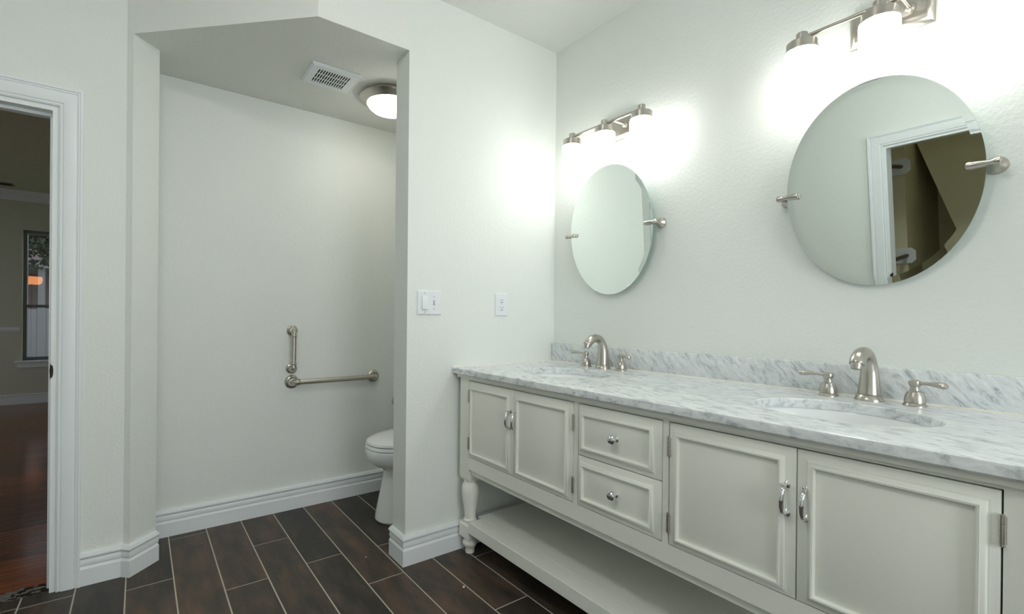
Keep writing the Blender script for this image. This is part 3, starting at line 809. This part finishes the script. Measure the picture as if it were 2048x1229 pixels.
def flange(mb, p, r=0.036):
    mb.lathe([(r, 0), (r, 0.004), (r*0.93, 0.008), (r*0.70, 0.012), (r*0.62, 0.018), (r*0.58, 0.03)], p, (0, -1, 0), 28)
def grab(p0, p1, r, label, fr):
    c = ((p0[0]+p1[0])/2, YT, (p0[2]+p1[2])/2)
    t = thing('grab_bar', label, 'grab bar', c, 'alcove grab bars')
    a, b_ = Vector(p0), Vector(p1); d = (b_-a).normalized(); o = Vector((0, -0.048, 0))
    pts = [a+Vector((0, -.02, 0)), a+Vector((0, -.038, 0))+d*.002, a+o+d*.012, a+o+d*.03, b_+o-d*.03, b_+o-d*.012, b_+Vector((0, -.038, 0))-d*.002, b_+Vector((0, -.02, 0))]
    ref = (0, 0, 1) if abs(d.z) < .5 else (1, 0, 0)
    MB().tube(pts, [r*1.12, r*1.12, r*1.12, r, r, r*1.12, r*1.12, r*1.12], 16, ref).build('bar', 'nickel', parent=t)
    for q, s in ((a, 1), (b_, -1)):
        mb = MB(); flange(mb, q, fr)
        mb.lathe([(r*1.2, -.004), (r*1.35, 0), (r*1.2, .004)], q+o+d*s*.03, d, 20)
        mb.build('flange', 'nickel', parent=t)
grab((0.716, YT, 1.036), (0.714, YT, 0.816), 0.0135, 'short upright nickel grab bar on the toilet alcove wall', 0.031)
grab((0.716, YT, 0.739), (1.213, YT, 0.741), 0.0150, 'long level nickel grab bar on the toilet alcove wall', 0.039)
ph = thing('paper_holder', 'round nickel wall flange peeping out above the toilet', 'paper holder', (1.375, YT, 0.565))
mb = MB(); flange(mb, (1.375, YT, 0.565), 0.030); mb.build('flange', 'nickel', parent=ph)
MB().tube([(1.375, YT-0.02, 0.565), (1.375, YT-0.06, 0.565), (1.385, YT-0.07, 0.565), (1.52, YT-0.07, 0.565)], 0.008, 12).build('roller', 'nickel', parent=ph)

gv = thing('ceiling_grille', 'white slotted exhaust grille on the toilet alcove ceiling', 'vent', (0.772, 2.427, ZS))
def rz(i, z): return [(0.654+i, 2.319+i, z), (0.890-i, 2.319+i, z), (0.890-i, 2.537-i, z), (0.654+i, 2.537-i, z)]
gf = MB()
outer = [rz(0, ZS), rz(0, ZS-0.004), rz(0.008, ZS-0.012), rz(0.036, ZS-0.012), rz(0.036, ZS-0.002)]
vs = [p for r in outer for p in r]
gf.add(vs, [(j*4+i, j*4+(i+1) % 4, (j+1)*4+(i+1) % 4, (j+1)*4+i) for j in range(4) for i in range(4)])
gf.build('frame', 'plastic', parent=gv, smooth=False)
MB().box(0.690, 0.854, 2.355, 2.501, ZS-0.003, ZS-0.001).build('duct', 'dark_slot', parent=gv, smooth=False)
for i in range(14):
    x = 0.690 + i*0.01225
    MB().box(x, x+0.0055, 2.355, 2.501, ZS-0.0118, ZS-0.0100).build('slat', 'plastic', parent=gv, smooth=False)
for y in (2.402, 2.451):
    MB().box(0.690, 0.854, y-0.0025, y+0.0025, ZS-0.0113, ZS-0.0098).build('cross_bar', 'plastic', parent=gv, smooth=False)

fm = thing('ceiling_light', 'lit round flush ceiling lamp with nickel ring in the toilet alcove', 'light fixture', (1.106, 2.44, ZS))
MB().lathe([(0.120, 0), (0.148, -0.004), (0.165, -0.014), (0.168, -0.022), (0.160, -0.030), (0.145, -0.038), (0.133, -0.048), (0.128, -0.048), (0.126, -0.030)], (1.106, 2.44, ZS), n=48).build('ring', 'nickel', parent=fm)
MB().lathe([(0.127, -0.042), (0.126, -0.048), (0.118, -0.064), (0.100, -0.079), (0.072, -0.089), (0.036, -0.094), (0.006, -0.095)], (1.106, 2.44, ZS), n=48).build('dome', 'dome_glass', parent=fm)

cl = thing('ceiling_light', 'unseen flush ceiling lamp added to fill the bathroom with light', 'light fixture', (-0.10, 0.80, ZC))  # added lamp, brightens the vanity front and lower room
MB().lathe([(0.150, 0), (0.180, -0.004), (0.200, -0.014), (0.203, -0.022), (0.195, -0.030), (0.180, -0.038), (0.168, -0.048), (0.163, -0.048), (0.161, -0.030)], (-0.10, 0.80, ZC), n=48).build('ring', 'nickel', parent=cl)
MB().lathe([(0.162, -0.044), (0.161, -0.056), (0.150, -0.080), (0.128, -0.102), (0.095, -0.118), (0.050, -0.127), (0.006, -0.129)], (-0.10, 0.80, ZC), n=48).build('dome', 'room_fill_glass', parent=cl)

# ------------------------------------------------------------------ switch plate and outlet
def plate(name, label, cat, x0, x1, z0, z1):
    t = thing(name, label, cat, ((x0+x1)/2, YB, z0))
    def rr(i, y): return [(x0+i, y, z0+i), (x1-i, y, z0+i), (x1-i, y, z1-i), (x0+i, y, z1-i)]
    MB().loft([rr(0, YB), rr(0, YB-0.002), rr(0.003, YB-0.0065), rr(0.006, YB-0.007)]).build('plate', 'plastic', parent=t, smooth=False)
    return t
sw = plate('switch_plate', 'white double switch plate with rocker and small toggle', 'light switch', 1.026, 1.153, 1.134, 1.247)
zc = 1.1905
MB().box(1.0475, 1.0805, YB-0.0075, YB-0.006, zc-0.034, zc+0.034).build('rocker_recess', 'plastic', parent=sw, smooth=False)
M_r = Matrix.Translation((1.064, YB-0.0085, zc)) @ Matrix.Rotation(math.radians(-6), 4, 'X')
MB().box(-0.0150, 0.0150, -0.004, 0.004, -0.0315, 0.0315, 0.001).transform(M_r).build('rocker', 'plastic', parent=sw)
MB().box(1.1085, 1.1185, YB-0.0078, YB-0.006, zc-0.012, zc+0.012).build('toggle_slot', 'screw_paint', parent=sw, smooth=False)
MB().box(1.1105, 1.1165, YB-0.016, YB-0.007, zc-0.005, zc+0.003, 0.001).build('toggle', 'plastic', parent=sw)
for (x, z) in ((1.064, zc+0.044), (1.064, zc-0.044), (1.1135, zc+0.028), (1.1135, zc-0.028)):
    MB().lathe([(0.003, 0), (0.003, 0.0012), (0.001, 0.0016)], (x, YB-0.0068, z), (0, -1, 0), 12).build('screw', 'screw_paint', parent=sw)
ol = plate('power_outlet', 'white duplex power outlet plate on the switch wall', 'outlet', 1.473, 1.553, 1.132, 1.249)
for z in (zc+0.019, zc-0.019):
    r_ = MB().lathe([(0.0165, 0), (0.0165, 0.0015), (0.0155, 0.002)], (1.513, YB-0.0069, z), (0, -1, 0), 24, sx=1.0, sy=0.9).build('socket', 'plastic', parent=ol)
    for dx in (-0.0065, 0.0065):
        MB().box(1.513+dx-0.0011, 1.513+dx+0.0011, YB-0.0095, YB-0.0085, z+0.001, z+0.009).build('slot', 'dark_slot', parent=r_, smooth=False)
    MB().lathe([(0.0030, 0), (0.0030, 0.0012)], (1.513, YB-0.0085, z-0.007), (0, -1, 0), 12).build('ground_hole', 'dark_slot', parent=r_)

# plaster crumb on the floor tiles
for (x, y, s, lab) in ((1.098, 1.66, 0.006, 'white plaster crumb on the floor tile near the vanity leg'), (0.86, 2.13, 0.003, 'tiny pale crumb on the floor tile left of the wall end')):
    ring = [(x+s*random.uniform(.7, 1.2)*math.cos(k*math.pi/3), y+s*random.uniform(.7, 1.2)*math.sin(k*math.pi/3), 0.0) for k in range(6)]
    o = MB().loft([ring, [(x+(p[0]-x)*.9, y+(p[1]-y)*.9, s*.5) for p in ring], [(x+(p[0]-x)*.4, y+(p[1]-y)*.4, s*.8) for p in ring]]).build('plaster_crumb', 'trim_paint', smooth=False, origin=(x, y, 0))
    tag(o, lab, 'crumb', 'crumbs on the floor')
